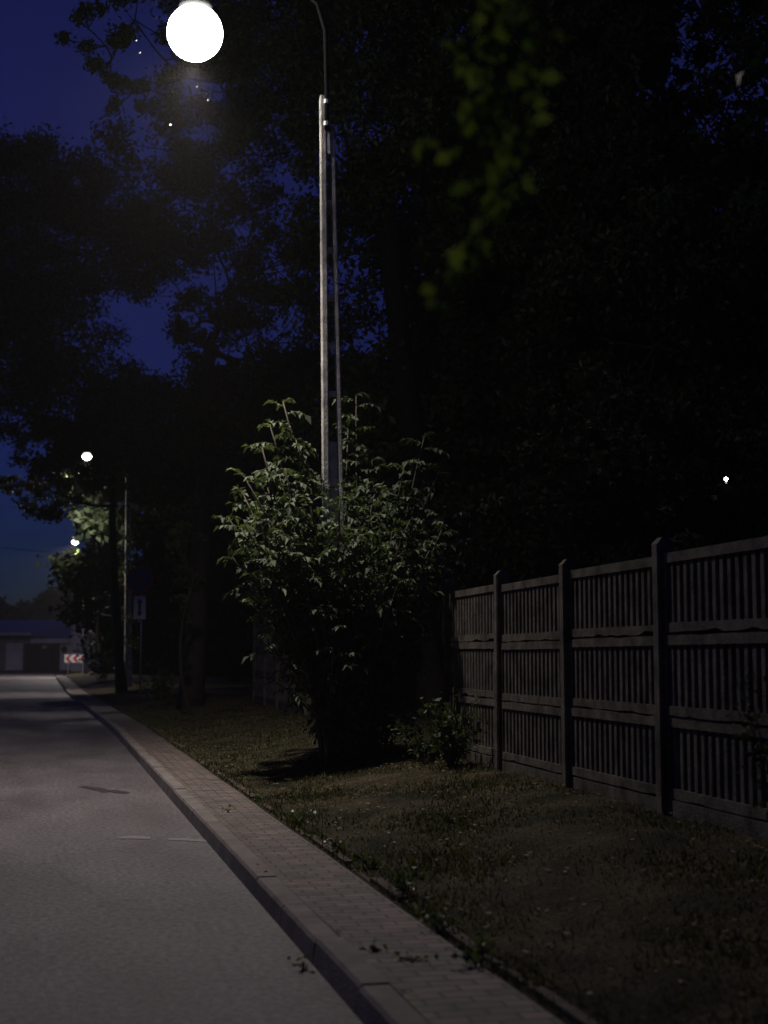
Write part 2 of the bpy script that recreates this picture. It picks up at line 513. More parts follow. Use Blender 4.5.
def luminaire(parent, P, a, r, lens, power, spread=162):
    """dropped-bowl street luminaire, centre of its bowl at P, pointing along angle a"""
    hood = MB()
    n = 20
    ca, sa = math.cos(a), math.sin(a)
    def ring(rr, z, ex=1.18):
        return [(P[0] + (rr * ex * math.cos(k * 2 * math.pi / n)) * ca - rr * math.sin(k * 2 * math.pi / n) * sa,
                 P[1] + (rr * ex * math.cos(k * 2 * math.pi / n)) * sa + rr * math.sin(k * 2 * math.pi / n) * ca, P[2] + z) for k in range(n)]
    prof = [(r * .66, .46 * r), (r * .70, .5 * r), (r * .62, .62 * r), (r * .4, .72 * r), (r * .1, .75 * r)]
    vs = []; fs = []
    for rr, z in prof: vs += ring(rr, z)
    for i in range(len(prof) - 1):
        fs += [(i * n + k, i * n + (k + 1) % n, (i + 1) * n + (k + 1) % n, (i + 1) * n + k) for k in range(n)]
    fs += [tuple(range(n - 1, -1, -1)), tuple((len(prof) - 1) * n + k for k in range(n))]
    hood.add(vs, fs)
    h = hood.build('lamp_head', M['hood'], parent, True)
    c_ = -.28 * r
    for nm, t0, t1, mt in (('lens', math.pi * .5, 3.10, lens), ('lens_collar', .62, math.pi * .5, M['lens_top'])):
        prof = [(r * math.sin(t0 + (t1 - t0) * i_ / 8), c_ + r * .93 * math.cos(t0 + (t1 - t0) * i_ / 8)) for i_ in range(9)]
        bowl = MB(); vs = []; fs = []
        for rr, z in prof: vs += ring(rr, z, 1.03)
        for i in range(len(prof) - 1):
            fs += [(i * n + k, i * n + (k + 1) % n, (i + 1) * n + (k + 1) % n, (i + 1) * n + k)[::-1] for k in range(n)]
        if nm == 'lens': fs += [tuple((len(prof) - 1) * n + k for k in range(n))]
        bowl.add(vs, fs)
        bowl.build(nm, mt, h, True)
    o = lamp_light((P[0], P[1], P[2] - 1.26 * r), power, spread)
    o.parent = parent
    return h

def ladder_pole(root, base, top, w0, w1, solid_to, first, last, nrung, yaw, top_block=True):
    """pre-cast pole of two flanges joined by rungs, local frame: u across, v deep"""
    base = Vector(base); top = Vector(top)
    U = Vector((math.cos(yaw), math.sin(yaw), 0)); V = Vector((-math.sin(yaw), math.cos(yaw), 0))
    H = top.z - base.z
    def P(z, u, v):
        t = (z - base.z) / H
        return base.lerp(top, t) + U * u + V * v
    def wid(z):
        t = (z - base.z) / H
        return w0 + (w1 - w0) * t
    def prism(mb, zs, fu0, fu1, v0, v1):
        vs = []; n = len(zs)
        for z in zs:
            a, b = fu0(z), fu1(z)
            bv = .012
            for (u, v) in ((a + bv, v0), (b - bv, v0), (b, v0 + bv), (b, v1 - bv), (b - bv, v1), (a + bv, v1), (a, v1 - bv), (a, v0 + bv)):
                vs.append(P(z, u, v))
        fs = [tuple(range(7, -1, -1)), tuple((n - 1) * 8 + k for k in range(8))]
        for i in range(n - 1):
            fs += [(i * 8 + k, i * 8 + (k + 1) % 8, (i + 1) * 8 + (k + 1) % 8, (i + 1) * 8 + k) for k in range(8)]
        mb.add(vs, fs)
    mb = MB()
    fl = .075; dv = .085
    zs = [base.z - .3 + (top.z - base.z + .3) * i / 14 for i in range(15)]
    zr = [base.z - .3 + (last + .3 - base.z + .3) * i / 14 for i in range(15)]
    prism(mb, zs, lambda z: -wid(z) / 2, lambda z: -wid(z) / 2 + fl, -dv, dv)
    prism(mb, zr, lambda z: wid(z) / 2 - fl * .7, lambda z: wid(z) / 2, -dv * .78, dv * .9)
    prism(mb, [base.z - .3, solid_to], lambda z: -wid(z) / 2 + fl - .003, lambda z: wid(z) / 2 - fl * .75 + .003, -dv * .35, dv * .35)
    prism(mb, [last, last + .29], lambda z: -wid(z) / 2 + fl - .003, lambda z: wid(z) / 2 - fl * .75 + .003, -dv * .95, dv * .8)
    for k in range(1, nrung):
        z = first + (last - first) * k / nrung
        prism(mb, [z - .035, z + .02], lambda z: -wid(z) / 2 + fl - .003, lambda z: wid(z) / 2 - fl * .75 + .003, -dv * .7, dv * .7)
    return mb.build('pole', M['polecrete'], root), P

# main lamp
D1 = 17.0
b1 = at(337, 760, D1); b1.z = verge_z(b1.x)
t1 = at(326.5, 98, D1)
L1 = at(195, 33, 16.5)
root = empty('street_lamp', (0, 0, 0))
tag(root, 'tall concrete ladder pole lamp rising out of the leafy bush, blazing white at top left', 'street lamp', 'street lamps along the road')
_, P1 = ladder_pole(root, b1, t1, .30, .17, 4.06, 4.06, 7.62, 6, -YAW + math.radians(7))
def lamp_arm(root, t, L, sp=.45, lift=.16):
    mb = MB()
    rise = L.z + lift - t.z
    d = Vector((L.x - t.x, L.y - t.y, 0))
    p0 = Vector((t.x, t.y, t.z - sp))
    u = d.normalized()
    q = p0 - u * .0 + Vector((0, 0, 0))
    pts = [q, q + Vector((0, 0, sp)), Vector((t.x, t.y, t.z + rise * .6)) + u * .02, Vector((t.x, t.y, t.z + rise * .85)) + u * .12,
           Vector((t.x, t.y, t.z + rise * .97)) + u * .32, Vector((t.x, t.y, L.z + lift)) + d * .35, Vector((L.x, L.y, L.z + lift - .02)) - u * .1]
    mb.tube(pts, .03, 10)
    a = mb.build('arm', M['arm_darkened'], root, True)
    for z in (t.z - .4, t.z - .12):
        c = MB(); c.tube([(t.x, t.y, z), (t.x, t.y, z + .05)], .043, 10)
        c.build('clamp', M['steel'], a)
toward = world(.12, 0)            # the pipe stands on the viewer's side of the head of the pole
side = Vector((t1.x, t1.y, t1.z)) + world(0.01, -.11)
lamp_arm(root, Vector((side.x, side.y, t1.z)), L1, .45, .74)

def glare_globe(parent, P, power):
    '''lamp head whose glare disc is built as a big lit globe under a dark cap'''
    P = Vector(P)
    def lathe(mb, prof, n=28):
        vs = []; fs = []
        for r, z in prof:
            vs += [P + Vector((r * math.cos(k * 2 * math.pi / n), r * math.sin(k * 2 * math.pi / n), z)) for k in range(n)]
        for i in range(len(prof) - 1):
            fs += [(i * n + k, i * n + (k + 1) % n, (i + 1) * n + (k + 1) % n, (i + 1) * n + k) for k in range(n)]
        fs += [tuple(range(n - 1, -1, -1)), tuple((len(prof) - 1) * n + k for k in range(n))]
        mb.add(vs, fs)
    mb = MB(); lathe(mb, [(.15, .31), (.2, .32), (.19, .38), (.10, .44), (.04, .5), (.035, .74)])
    h = mb.build('lamp_head', M['hood'], parent, True)
    mb = MB(); lathe(mb, [(.335 * math.sin(.03 + (math.pi - .06) * i / 24), -.335 * math.cos(.03 + (math.pi - .06) * i / 24)) for i in range(25)], 40)
    mb.build('globe', M['lens'], h, True)
    lo = lamp_light((P.x, P.y, P.z - .37), power)
    lo.parent = parent
glare_globe(root, L1, LAMP_POWER)

# the two farther lamps down the road
def far_lamp(label, D, lamp_px, pole_px, top_py, power, r=.17, spread=162):
    rt = empty('street_lamp', (0, 0, 0))
    tag(rt, label, 'street lamp', 'street lamps along the road')
    b = at(pole_px, 650, D); b.z = verge_z(b.x)
    t = at(pole_px - 1, top_py, D)
    L = at(lamp_px[0], lamp_px[1], D)
    ladder_pole(rt, b, t, .30, .17, 4.06, 4.06, t.z - .75, 6, -YAW + math.radians(16))
    lamp_arm(rt, t, L)
    luminaire(rt, L, math.atan2(L.y - t.y, L.x - t.x), r, M['lens_small'], power, spread)
    return t, L
t2, L2 = far_lamp('distant street lamp, middle one, on a dark pole among the trees, small white light', 55, (87, 455), 129, 474, LAMP_POWER * .75)
t3, L3 = far_lamp('farthest street lamp, its pole wrapped in lit green leaves beside the striped board', 97, (75, 541), 86, 548, LAMP_POWER * 2.7, .2, 174)

def cable(label, pts, r, m, sag=.3):
    mb = MB()
    a, b = Vector(pts[0]), Vector(pts[1]); n = 16
    ps = []
    for i in range(n + 1):
        t = i / n; p = a.lerp(b, t); p.z -= sag * 4 * t * (1 - t); ps.append(p)
    mb.tube(ps, r, 6)
    tag(mb.build('overhead_cable', m, None, True), label, 'cable')
cable('pale overhead cable leaving the middle street lamp pole across the road', [at(127, 471, 55), at(-160, 497, 47)], .045, M['cable_pale'], .1)
cable('thin dark wire crossing the blue sky at the left edge', [at(84, 553, 97), at(-60, 538, 88)], .02, M['cable'], .2)

# small moths round the lamp
for i, (px, py, s) in enumerate([(209, 100, .03), (197, 87, .014), (171, 125, .02), (136, 41, .014), (140, 53, .018)]):
    p = at(px, py, 16.7)
    mb = MB()
    a = random.uniform(0, 6.28)
    R3 = Matrix.Translation(p) @ Matrix.Rotation(a, 4, 'Z') @ Matrix.Rotation(.5, 4, 'X')
    vs = [(0, s * .5, 0), (s, s * .8, s * .4), (s * .9, -s * .3, s * .35), (0, -s * .5, 0), (-s, s * .8, s * .4), (-s * .9, -s * .3, s * .35)]
    mb.add([R3 @ Vector(v) for v in vs], [(0, 1, 2, 3), (0, 3, 5, 4)])
    o = mb.build('moth', M['moth'])
    mb2 = MB(); mb2.tube([R3 @ Vector((0, s * .6, 0)), R3 @ Vector((0, 0, 0)), R3 @ Vector((0, -s * .7, 0))], [s * .08, s * .18, s * .06], 6)
    mb2.build('body', M['moth'], o)
    tag(o, ['largest pale moth flying just below the blazing lamp', 'tiny moth directly under the centre of the blazing lamp',
            'pale moth below and to the left of the lamp, lowest of them', 'tiny moth left of the lamp, upper of two', 'faint moth left of the lamp, lower of two'][i], 'moth', 'moths round the lamp')

# ------------------------------------------------------------------ concrete fence
FD = math.radians(12.0)
fdir = world(-math.sin(FD), math.cos(FD)).normalized()
F0 = world(1.20, 14.55)
def fence_panel(parent, A, B, z0, zt):
    """one bay: three openwork plates above a plain base plate"""
    d = (B - A); L = d.length; d.normalize()
    nrm = Vector((-d.y, d.x, 0))
    Mx = Matrix(((d.x, nrm.x, 0, A.x), (d.y, nrm.y, 0, A.y), (0, 0, 1, 0), (0, 0, 0, 1)))
    ph = .59
    x0, x1 = .05, L - .05
    for k in range(3):
        top = zt - k * ph - random.uniform(0, .004)
        bot = zt - (k + 1) * ph + .006 + random.uniform(0, .006)
        tilt = random.uniform(-.006, .006)
        Mk = Mx @ Matrix.Translation((0, random.uniform(-.006, .006), 0)) @ Matrix.Rotation(tilt * .6, 4, 'Y')
        mb = MB()
        r = .072
        # rails with slightly worn, uneven meeting edges
        n = 14
        for (za, zb, rough_top, rough_bot) in ((top - r, top, k > 0, False), (bot, bot + r, False, True)):
            vs = []
            for i in range(n + 1):
                x = x0 + (x1 - x0) * i / n
                ja = random.uniform(0, .012) if rough_bot and random.random() < .5 else 0
                jb = random.uniform(0, .010) if rough_top and random.random() < .4 else 0
                if (rough_bot or rough_top) and random.random() < .06: ja += .02 if rough_bot else 0
                vs += [(x, -.028, za + ja), (x, .028, za + ja), (x, .028, zb - jb), (x, -.028, zb - jb)]
            fs = [(0, 1, 2, 3), (n * 4 + 3, n * 4 + 2, n * 4 + 1, n * 4)]
            for i in range(n):
                fs += [(i * 4 + q, (i + 1) * 4 + q, (i + 1) * 4 + (q + 1) % 4, i * 4 + (q + 1) % 4) for q in range(4)]
            mb.add([Mk @ Vector(v) for v in vs], fs)
        mb.box(x0, x0 + .05, -.026, .026, bot + r, top - r, Mk)
        mb.box(x1 - .05, x1, -.026, .026, bot + r, top - r, Mk)
        nb = 16
        w = (x1 - x0 - .1)
        for i in range(nb):
            c = x0 + .05 + w * (i + .5) / nb
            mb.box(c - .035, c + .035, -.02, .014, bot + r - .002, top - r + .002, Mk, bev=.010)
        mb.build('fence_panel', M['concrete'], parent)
    mb = MB()
    mb.box(x0, x1, -.03, .03, z0 - .35, zt - 3 * ph - .004, Mx)
    mb.build('base_plate', M['concrete'], parent)

def fence_post(parent, p, z0, zt):
    mb = MB()
    Mx = Matrix(((fdir.x, -fdir.y, 0, p.x), (fdir.y, fdir.x, 0, p.y), (0, 0, 1, 0), (0, 0, 0, 1)))
    Mx = Mx @ Matrix.Rotation(random.uniform(-.008, .008), 4, 'Y') @ Matrix.Rotation(random.uniform(-.006, .006), 4, 'X')
    mb.box(-.06, .06, -.07, .075, z0 - .4, zt, Mx, bev=.014)
    # sloping cap
    vs = [(-.06, -.07, zt), (.06, -.07, zt), (.06, .075, zt), (-.06, .075, zt), (-.04, -.02, zt + .05), (.04, -.02, zt + .05), (.04, .03, zt + .05), (-.04, .03, zt + .05)]
    mb.add([Mx @ Vector(v) for v in vs], [(4, 5, 6, 7), (0, 1, 5, 4), (1, 2, 6, 5), (2, 3, 7, 6), (3, 0, 4, 7)])
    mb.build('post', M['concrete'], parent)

def fence(label, ks):
    rt = empty('concrete_fence', (0, 0, 0))
    tag(rt, label, 'fence', 'concrete fences along the verge')
    for k in ks:
        p = F0 + fdir * 2.08 * k
        z0 = verge_z(p.x)
        step = .02 * math.sin(k * 1.7)
        fence_post(rt, p, z0, .36 + 1.95 + step)
        if k != ks[-1]:
            q = F0 + fdir * 2.08 * (k + 1)
            fence_panel(rt, p, q, z0, .36 + 1.87 + .5 * step)
    return rt
fence('grey openwork concrete panel fence to the right of the bush', list(range(-6, 2)))
fence('far openwork concrete fence in the dark left of and behind the bush', list(range(4, 11)))

# ------------------------------------------------------------------ vegetation
def bez(a, b, sagv, n=7):
    a, b = Vector(a), Vector(b)
    return [a.lerp(b, i / n) + sagv * (4 * (i / n) * (1 - i / n)) for i in range(n + 1)]

def tree(name, label, cat, base, lobes, leaf, per, size, m=None, tr=.28, group='trees around the road', wid=.5, holes=(), shell=.45, trunk_top=None, clump=.135, bark='bark'):
    """lobes: (point, radius) of the crown's leaf masses; limbs run from the trunk into each of them"""
    rt = empty(name, (0, 0, 0))
    tag(rt, label, cat, group)
    base = Vector(base)
    cen = sum((Vector(l[0]) for l in lobes), Vector()) / len(lobes)
    low = min(l[0][2] - l[1] for l in lobes)
    top = max(l[0][2] for l in lobes)
    if trunk_top is None:
        trunk_top = Vector((base.x * .6 + cen.x * .4, base.y * .6 + cen.y * .4, max(base.z + 1.5, low + (cen.z - low) * .6)))
    mb = MB()
    tp = bez(base - Vector((0, 0, .3)), trunk_top, Vector((random.uniform(-.3, .3), random.uniform(-.3, .3), 0)), 8)
    mb.tube(tp, [tr * (1.25 if i == 0 else 1 - .5 * i / 8) for i in range(9)], 10)
    mb.build('trunk', M[bark], rt, True)
    br = MB()
    leaves = []
    nodes = [(tp[k], tr * .5) for k in (4, 5, 6, 7, 8)]
    for (c, r) in sorted(lobes, key=lambda q: (Vector(q[0]) - trunk_top).length):
        c = Vector(c)
        s, rr = min(nodes, key=lambda q: (c - q[0]).length * (1 if q[0].z <= c.z + .3 else 1.7))
        pts = bez(s, c, Vector((random.uniform(-.18, .18), random.uniform(-.18, .18), random.uniform(-.14, .02))) * (c - s).length, 6)
        rr = max(.02, rr * .72)
        br.tube(pts, [rr * (1 - .55 * i / 6) for i in range(7)], 6)
        nodes += [(pts[4], rr * .7), (pts[6], rr * .5)]
        # side twigs end in leaf clumps
        ncl = max(5, int(per * r * r / 125))
        u = rand_unit(ncl)
        rad = (RNG.uniform(shell, 1, ncl) ** .6)[:, None]
        cl = np.array(c)[None, :] + u * rad * np.array([r, r, r * .8])
        for i in range(min(7, ncl)):
            q = pts[random.choice((3, 4, 5, 6))]
            e = Vector(cl[i])
            br.tube(bez(q, e, Vector((0, 0, -.04)) * (e - q).length, 3), [rr * .22 + .01, rr * .15 + .008, rr * .1 + .006, .006], 5)
        n = int(per * r * r)
        k = RNG.integers(0, ncl, n)
        cr = r * clump * 2.2
        off = RNG.normal(size=(n, 3)) * cr * np.array([.5, .5, .36])
        C = cl[k] + off
        leaves.append(C)
    C = np.concatenate(leaves)
    for (h0, h1, hr) in holes:      # natural gap along a line, e.g. where a light shows through
        h0 = np.array(h0); d = np.array(h1) - h0; ln = np.linalg.norm(d); d /= ln
        v = C - h0
        t_ = v @ d
        dist = np.linalg.norm(v - t_[:, None] * d, axis=1)
        C = C[(dist > hr)]
    br.build('branches', M[bark], rt, True)
    quads('foliage', leaf_quads(C, size, wid=wid), m or leaf, rt)
    return rt

def L_(px, py, D, r):
    return (tuple(at(px, py, D)), r)

lamp_holes = [((0, 0, EYE), tuple(L2 - Vector((0, 0, .1))), .3), ((0, 0, EYE), tuple(L3), .75)]
# big tree whose limbs lean over the road, left of the picture
tree('broadleaf_tree', 'big dark tree at left whose drooping limb hangs against the blue sky', 'tree', tuple(world(-9.3, 51, .2)),
     [L_(10, 185, 52, 2.4), L_(60, 180, 50, 1.9) , L_(100, 200, 50, 1.9), L_(25, 250, 50, 2.6), L_(75, 255, 52, 2.2), L_(5, 330, 52, 2.6), L_(60, 330, 50, 2.2),
      L_(25, 400, 50, 2.0), L_(75, 400, 50, 2.0), L_(45, 445, 50, 1.2), L_(50, 490, 49, 1.15), L_(85, 470, 50, 1.2), L_(120, 400, 52, 1.7), L_(110, 440, 50, 1.7),
      L_(150, 430, 53, 2.2), L_(-30, 300, 50, 3), L_(-40, 200, 50, 3)] + [L_(x, 483 - (x - 40) * .05, 54.1, .5) for x in range(-90, 112, 11)] + [L_(140, 240, 53, 1.3), L_(140, 250, 53, 1.9)],
     M['leaf'], 1300, .17, tr=.2, wid=.6, holes=lamp_holes, trunk_top=at(112, 440, 51))
tree('broadleaf_tree', 'tall airy tree behind the blazing lamp with blue sky speckled through it', 'tree', tuple(world(-4.6, 34, .3)),
     [L_(170, 150, 34, 1.5), L_(220, 150, 35, 1.4), L_(190, 210, 34, 1.4), L_(240, 220, 36, 1.3), L_(290, 160, 35, 1.2), L_(150, 200, 35, 1.2),
      L_(160, 265, 36, 1.2), L_(230, 290, 34, 1.5), L_(280, 260, 34, 1.3), L_(290, 330, 34, 1.6), L_(240, 360, 35, 1.4), L_(200, 320, 36, 1.0),
      L_(170, 395, 36, 1.4), L_(240, 430, 34, 1.8), L_(310, 420, 34, 1.8), L_(180, 460, 35, 1.7), L_(200, 90, 34, 1.4), L_(250, 80, 35, 1.4), L_(300, 90, 35, 1.3), L_(260, 20, 35, 1.6), L_(310, 30, 35, 1.5)],
     M['leaf'], 950, .17, tr=.3)
tree('broadleaf_tree', 'spreading tree whose outer leaves surround the blazing lamp', 'tree', tuple(world(1.6, 25.5, .36)),
     [L_(88, 28, 24, .55), L_(112, 60, 24, .55), L_(112, 92, 24, .45), L_(135, 20, 24, .7), L_(165, 60, 24, .6), L_(150, 90, 24.5, .5), L_(200, 20, 25, .9), L_(240, 50, 25, .9),
      L_(290, 20, 24, 1.0), L_(290, 90, 25, .9), L_(240, 110, 25, .7), L_(340, 60, 24, 1.2), L_(350, 150, 24, 1.2), L_(400, 20, 23, 1.3), L_(400, 110, 23, 1.3), L_(330, 210, 25, .9),
      L_(200, -30, 24, 1.2), L_(280, -50, 24, 1.4), L_(380, -60, 24, 1.6)],
     M['leaf'], 1500, .12, tr=.3, bark='bark_dark')
# the dark mass behind the fence
GL = at(726, 479, 40)
hole = [((0, 0, EYE), tuple(GL), .09)]
tree('broadleaf_tree', 'dense dark tree rising behind the bush and pole', 'tree', tuple(world(1.0, 26, .36)),
     [L_(x + random.uniform(-20, 20), y + random.uniform(-20, 20), 26 + random.uniform(-1, 3), 1.6) for y in range(-40, 560, 85) for x in range(370, 560, 75)],
     M['leaf'], 900, .17, tr=.4, holes=hole)
tree('broadleaf_tree', 'dense dark tree filling the upper right with a few blue sky gaps', 'tree', tuple(world(5.2, 24, .36)),
     [L_(x + random.uniform(-20, 20), y + random.uniform(-20, 20), 23 + random.uniform(-1, 3), 1.45) for y in range(190, 560, 80) for x in range(570, 830, 75)]
     + [L_(600, 60, 24, 1.4), L_(570, 130, 24, 1.4), L_(600, 180, 24, 1.2), L_(740, 130, 24, 1.2), L_(790, 60, 24, 1.4), L_(740, 40, 25, .9), L_(560, -20, 24, 1.5), L_(650, -60, 24, 1.2), L_(700, 90, 25, .6), L_(645, 95, 25, .7), L_(690, 170, 25, .8), L_(620, 0, 24.5, 1.1), L_(700, 10, 24, .8), L_(760, 10, 24, 1.1), L_(640, 150, 24.5, .8)],
     M['leaf'], 1500, .15, tr=.4, holes=hole)
tree('broadleaf_tree', 'low crowned tree showing faint olive leaves just above the fence', 'tree', tuple(world(3.6, 18.5, .36)),
     [L_(600, 420, 18, .8), L_(570, 450, 18, .7), L_(640, 440, 18.5, .8), L_(680, 480, 18, .7), L_(600, 490, 18.5, .8), L_(650, 510, 18, .7), L_(700, 520, 18, .7), L_(750, 510, 18, .8), L_(750, 430, 18.5, .8), L_(540, 500, 18.5, .7), L_(800, 460, 18, .9)],
     M['leaf'], 1100, .12, tr=.16, holes=hole)
# trees that close the background
for i, (bx, by, lo) in enumerate([
        ((-6.5), 62, [L_(x + random.uniform(-12, 12), y, 60 + random.uniform(-2, 4), 2.6) for y in range(440, 660, 55) for x in range(125, 260, 60)]),
        ((1.5), 48, [L_(x + random.uniform(-12, 12), y, 46 + random.uniform(-2, 4), 2.5) for y in range(420, 660, 60) for x in range(270, 460, 65)]),
        ((8.5), 46, [L_(x + random.uniform(-12, 12), y, 44 + random.uniform(-2, 4), 2.7) for y in range(-30, 660, 70) for x in range(470, 640, 70)]),
        ((14), 47, [L_(x + random.uniform(-12, 12), y, 45 + random.uniform(-2, 4), 2.7) for y in range(200, 660, 70) for x in range(650, 830, 70)])]):
    tree('broadleaf_tree', ['dark thicket tree behind the round road sign', 'dark bushy tree low behind the leafy bush',
                            'background tree seen as black mass above the middle of the fence', 'background tree seen as black mass at the right edge'][i],
         'tree', tuple(world(bx, by, .3)), lo, M['leaf_far'], 420, .34, tr=.3, wid=.7, holes=hole)
# slim tree with leaves lit by the farthest lamp, growing round its pole
tree('slender_tree', 'slender tree with bright green leaves round the farthest lamp pole', 'tree', tuple(at(92, 650, 98.5)),
     [L_(79, 552, 97, 0.25), L_(82, 562, 96.6, 0.27), L_(90, 560, 97.5, 0.30), L_(93, 580, 98, 0.36), L_(84, 580, 98, 0.21), L_(95, 600, 98, 0.42), L_(98, 620, 98, 0.42), L_(100, 640, 98, 0.42), L_(92, 545, 98, 0.30), L_(100, 565, 98.5, 0.36)],
     M['leaf_weed'], 500, .2, tr=.1, group='trees down the road')
tree('slender_tree', 'slim yellowish leaved tree under the middle street lamp', 'tree', tuple(at(100, 650, 57)),
     [L_(97, 500, 57, .35), L_(94, 515, 57, .3), L_(100, 530, 57.5, .5), L_(105, 560, 58, .7), L_(104, 600, 58, .8), L_(112, 630, 58, .9), L_(108, 480, 57.5, .3), L_(120, 520, 58.5, .8), L_(118, 570, 59, .9), L_(127, 545, 54, .4), L_(128, 580, 54, .5), L_(126, 615, 54, .5), L_(128, 645, 54, .5)],  # leaf masses at the end are added to hide the lit pole
     M['leaf'], 900, .10, tr=.08, group='trees down the road')
tree('slender_tree', 'dim young tree standing in front of the far fence left of the bush', 'tree', tuple(world(-4.1, 31, .3)),
     [L_(185, 560, 31, .5), L_(190, 590, 31, .45), L_(180, 610, 31, .4), L_(188, 535, 31, .4), L_(182, 505, 31, .4)],
     M['leaf'], 500, .12, tr=.05, group='trees down the road')
def filler_hedge(label, A, B, h, th, n, size):  # leaf rows added to block the low sky under the trees
    rt = empty('filler_hedge', (0, 0, 0)); tag(rt, label, 'filler_hedge')
    A, B = Vector(A), Vector(B); d = B - A
    t = RNG.random(n); q = RNG.normal(size=n) * th * .4
    hh = h * (1 + .22 * np.sin(t * 23) + .12 * np.sin(t * 61 + 1))
    u = Vector((-d.y, d.x, 0)).normalized()
    C = np.stack([A.x + d.x * t + u.x * q, A.y + d.y * t + u.y * q, .1 + RNG.random(n) ** .8 * hh], 1)
    quads('foliage', leaf_quads(C, size, wid=.7), M['leaf_far'], rt)
    mb = MB()
    for k in range(40):
        p = A + d * ((k + .5) / 40); mb.tube([(p.x, p.y, 0), (p.x + random.uniform(-.3, .3), p.y, h * .7)], [.05, .02], 5)
    mb.build('stems', M['bark_dark'], rt)
filler_hedge('long dark leaf screen added right of the striped board to block the low sky', at(106, 650, 92), at(470, 650, 60), 4.5, 1.6, 26000, .32)
filler_hedge('dark leaf screen added behind the near fence to block the low sky', at(380, 650, 34), at(900, 650, 24), 4.2, 1.5, 26000, .26)
# far tree line beyond the junction
for i, (px, py, D, r, lab) in enumerate([(-20, 606, 230, 5.5, 'far round tree beyond the low building, at the left edge'), (12, 608, 240, 4.6, 'far tree beyond the left part of the low building roof'),
                                         (40, 612, 236, 4.4, 'far low tree beyond the middle of the low building roof'), (64, 603, 225, 4.2, 'far taller tree beyond the white gable wall'),
                                         (92, 600, 215, 5.2, 'far dark tree behind the farthest lamp pole')]):
    c = at(px, py, D)
    tree('broadleaf_tree', lab, 'tree', (c.x, c.y, 0), [((c.x + random.uniform(-r, r), c.y + random.uniform(-2, 2), c.z - r * .3 + random.uniform(-2, 1)), r * .7) for _ in range(6)] + [((c.x, c.y, 2.5), r * .8)],
         M['leaf_far'], 60, .9, tr=.3, wid=.8, group='trees beyond the junction')

# ---- the leafy bush at the foot of the lamp pole (feather-shaped compound leaves)
def compound_leaf(V, p, d, length, droop=.5, npair=4, lw=.026, ll=.085):
    """adds leaflets (two folded quads each) along an arching stalk"""
    d = Vector(d).normalized()
    side = d.cross(Vector((0, 0, 1)))
    if side.length < .1: side = Vector((1, 0, 0))
    side.normalize()
    pts = []
    pos = Vector(p); dd = d.copy()
    n = npair + 1
    for i in range(n + 1):
        pts.append(pos.copy())
        pos = pos + dd * (length / n)
        dd = (dd + Vector((0, 0, -droop / n))).normalized()
    def leaflet(o, ax, sc):
        ax = ax.normalized()
        s = ax.cross(Vector((random.uniform(-.4, .4), random.uniform(-.4, .4), 1))).normalized()
        up = s.cross(ax)
        L = ll * sc * random.uniform(.65, 1.35); W = lw * sc * random.uniform(.8, 1.15)
        b = o; m1 = o + ax * L * .45 - up * L * .03; t_ = o + ax * L - up * L * .18
        for q in (1, -1):
            e = o + ax * L * .42 + s * q * W + up * W * .45
            V.extend((b, e, t_) if False else (b, m1, t_, e))
    for i in range(1, n):
        f = 1 - .25 * abs(i / n - .5)
        ax = (pts[i + 1] - pts[i - 1]).normalized()
        for q in (1, -1):
            leaflet(pts[i], ax * random.uniform(.3, .8) + side * q * .85 + Vector((0, 0, random.uniform(-.7, .15))), f)
    leaflet(pts[n], dd, 1.1)
    return pts

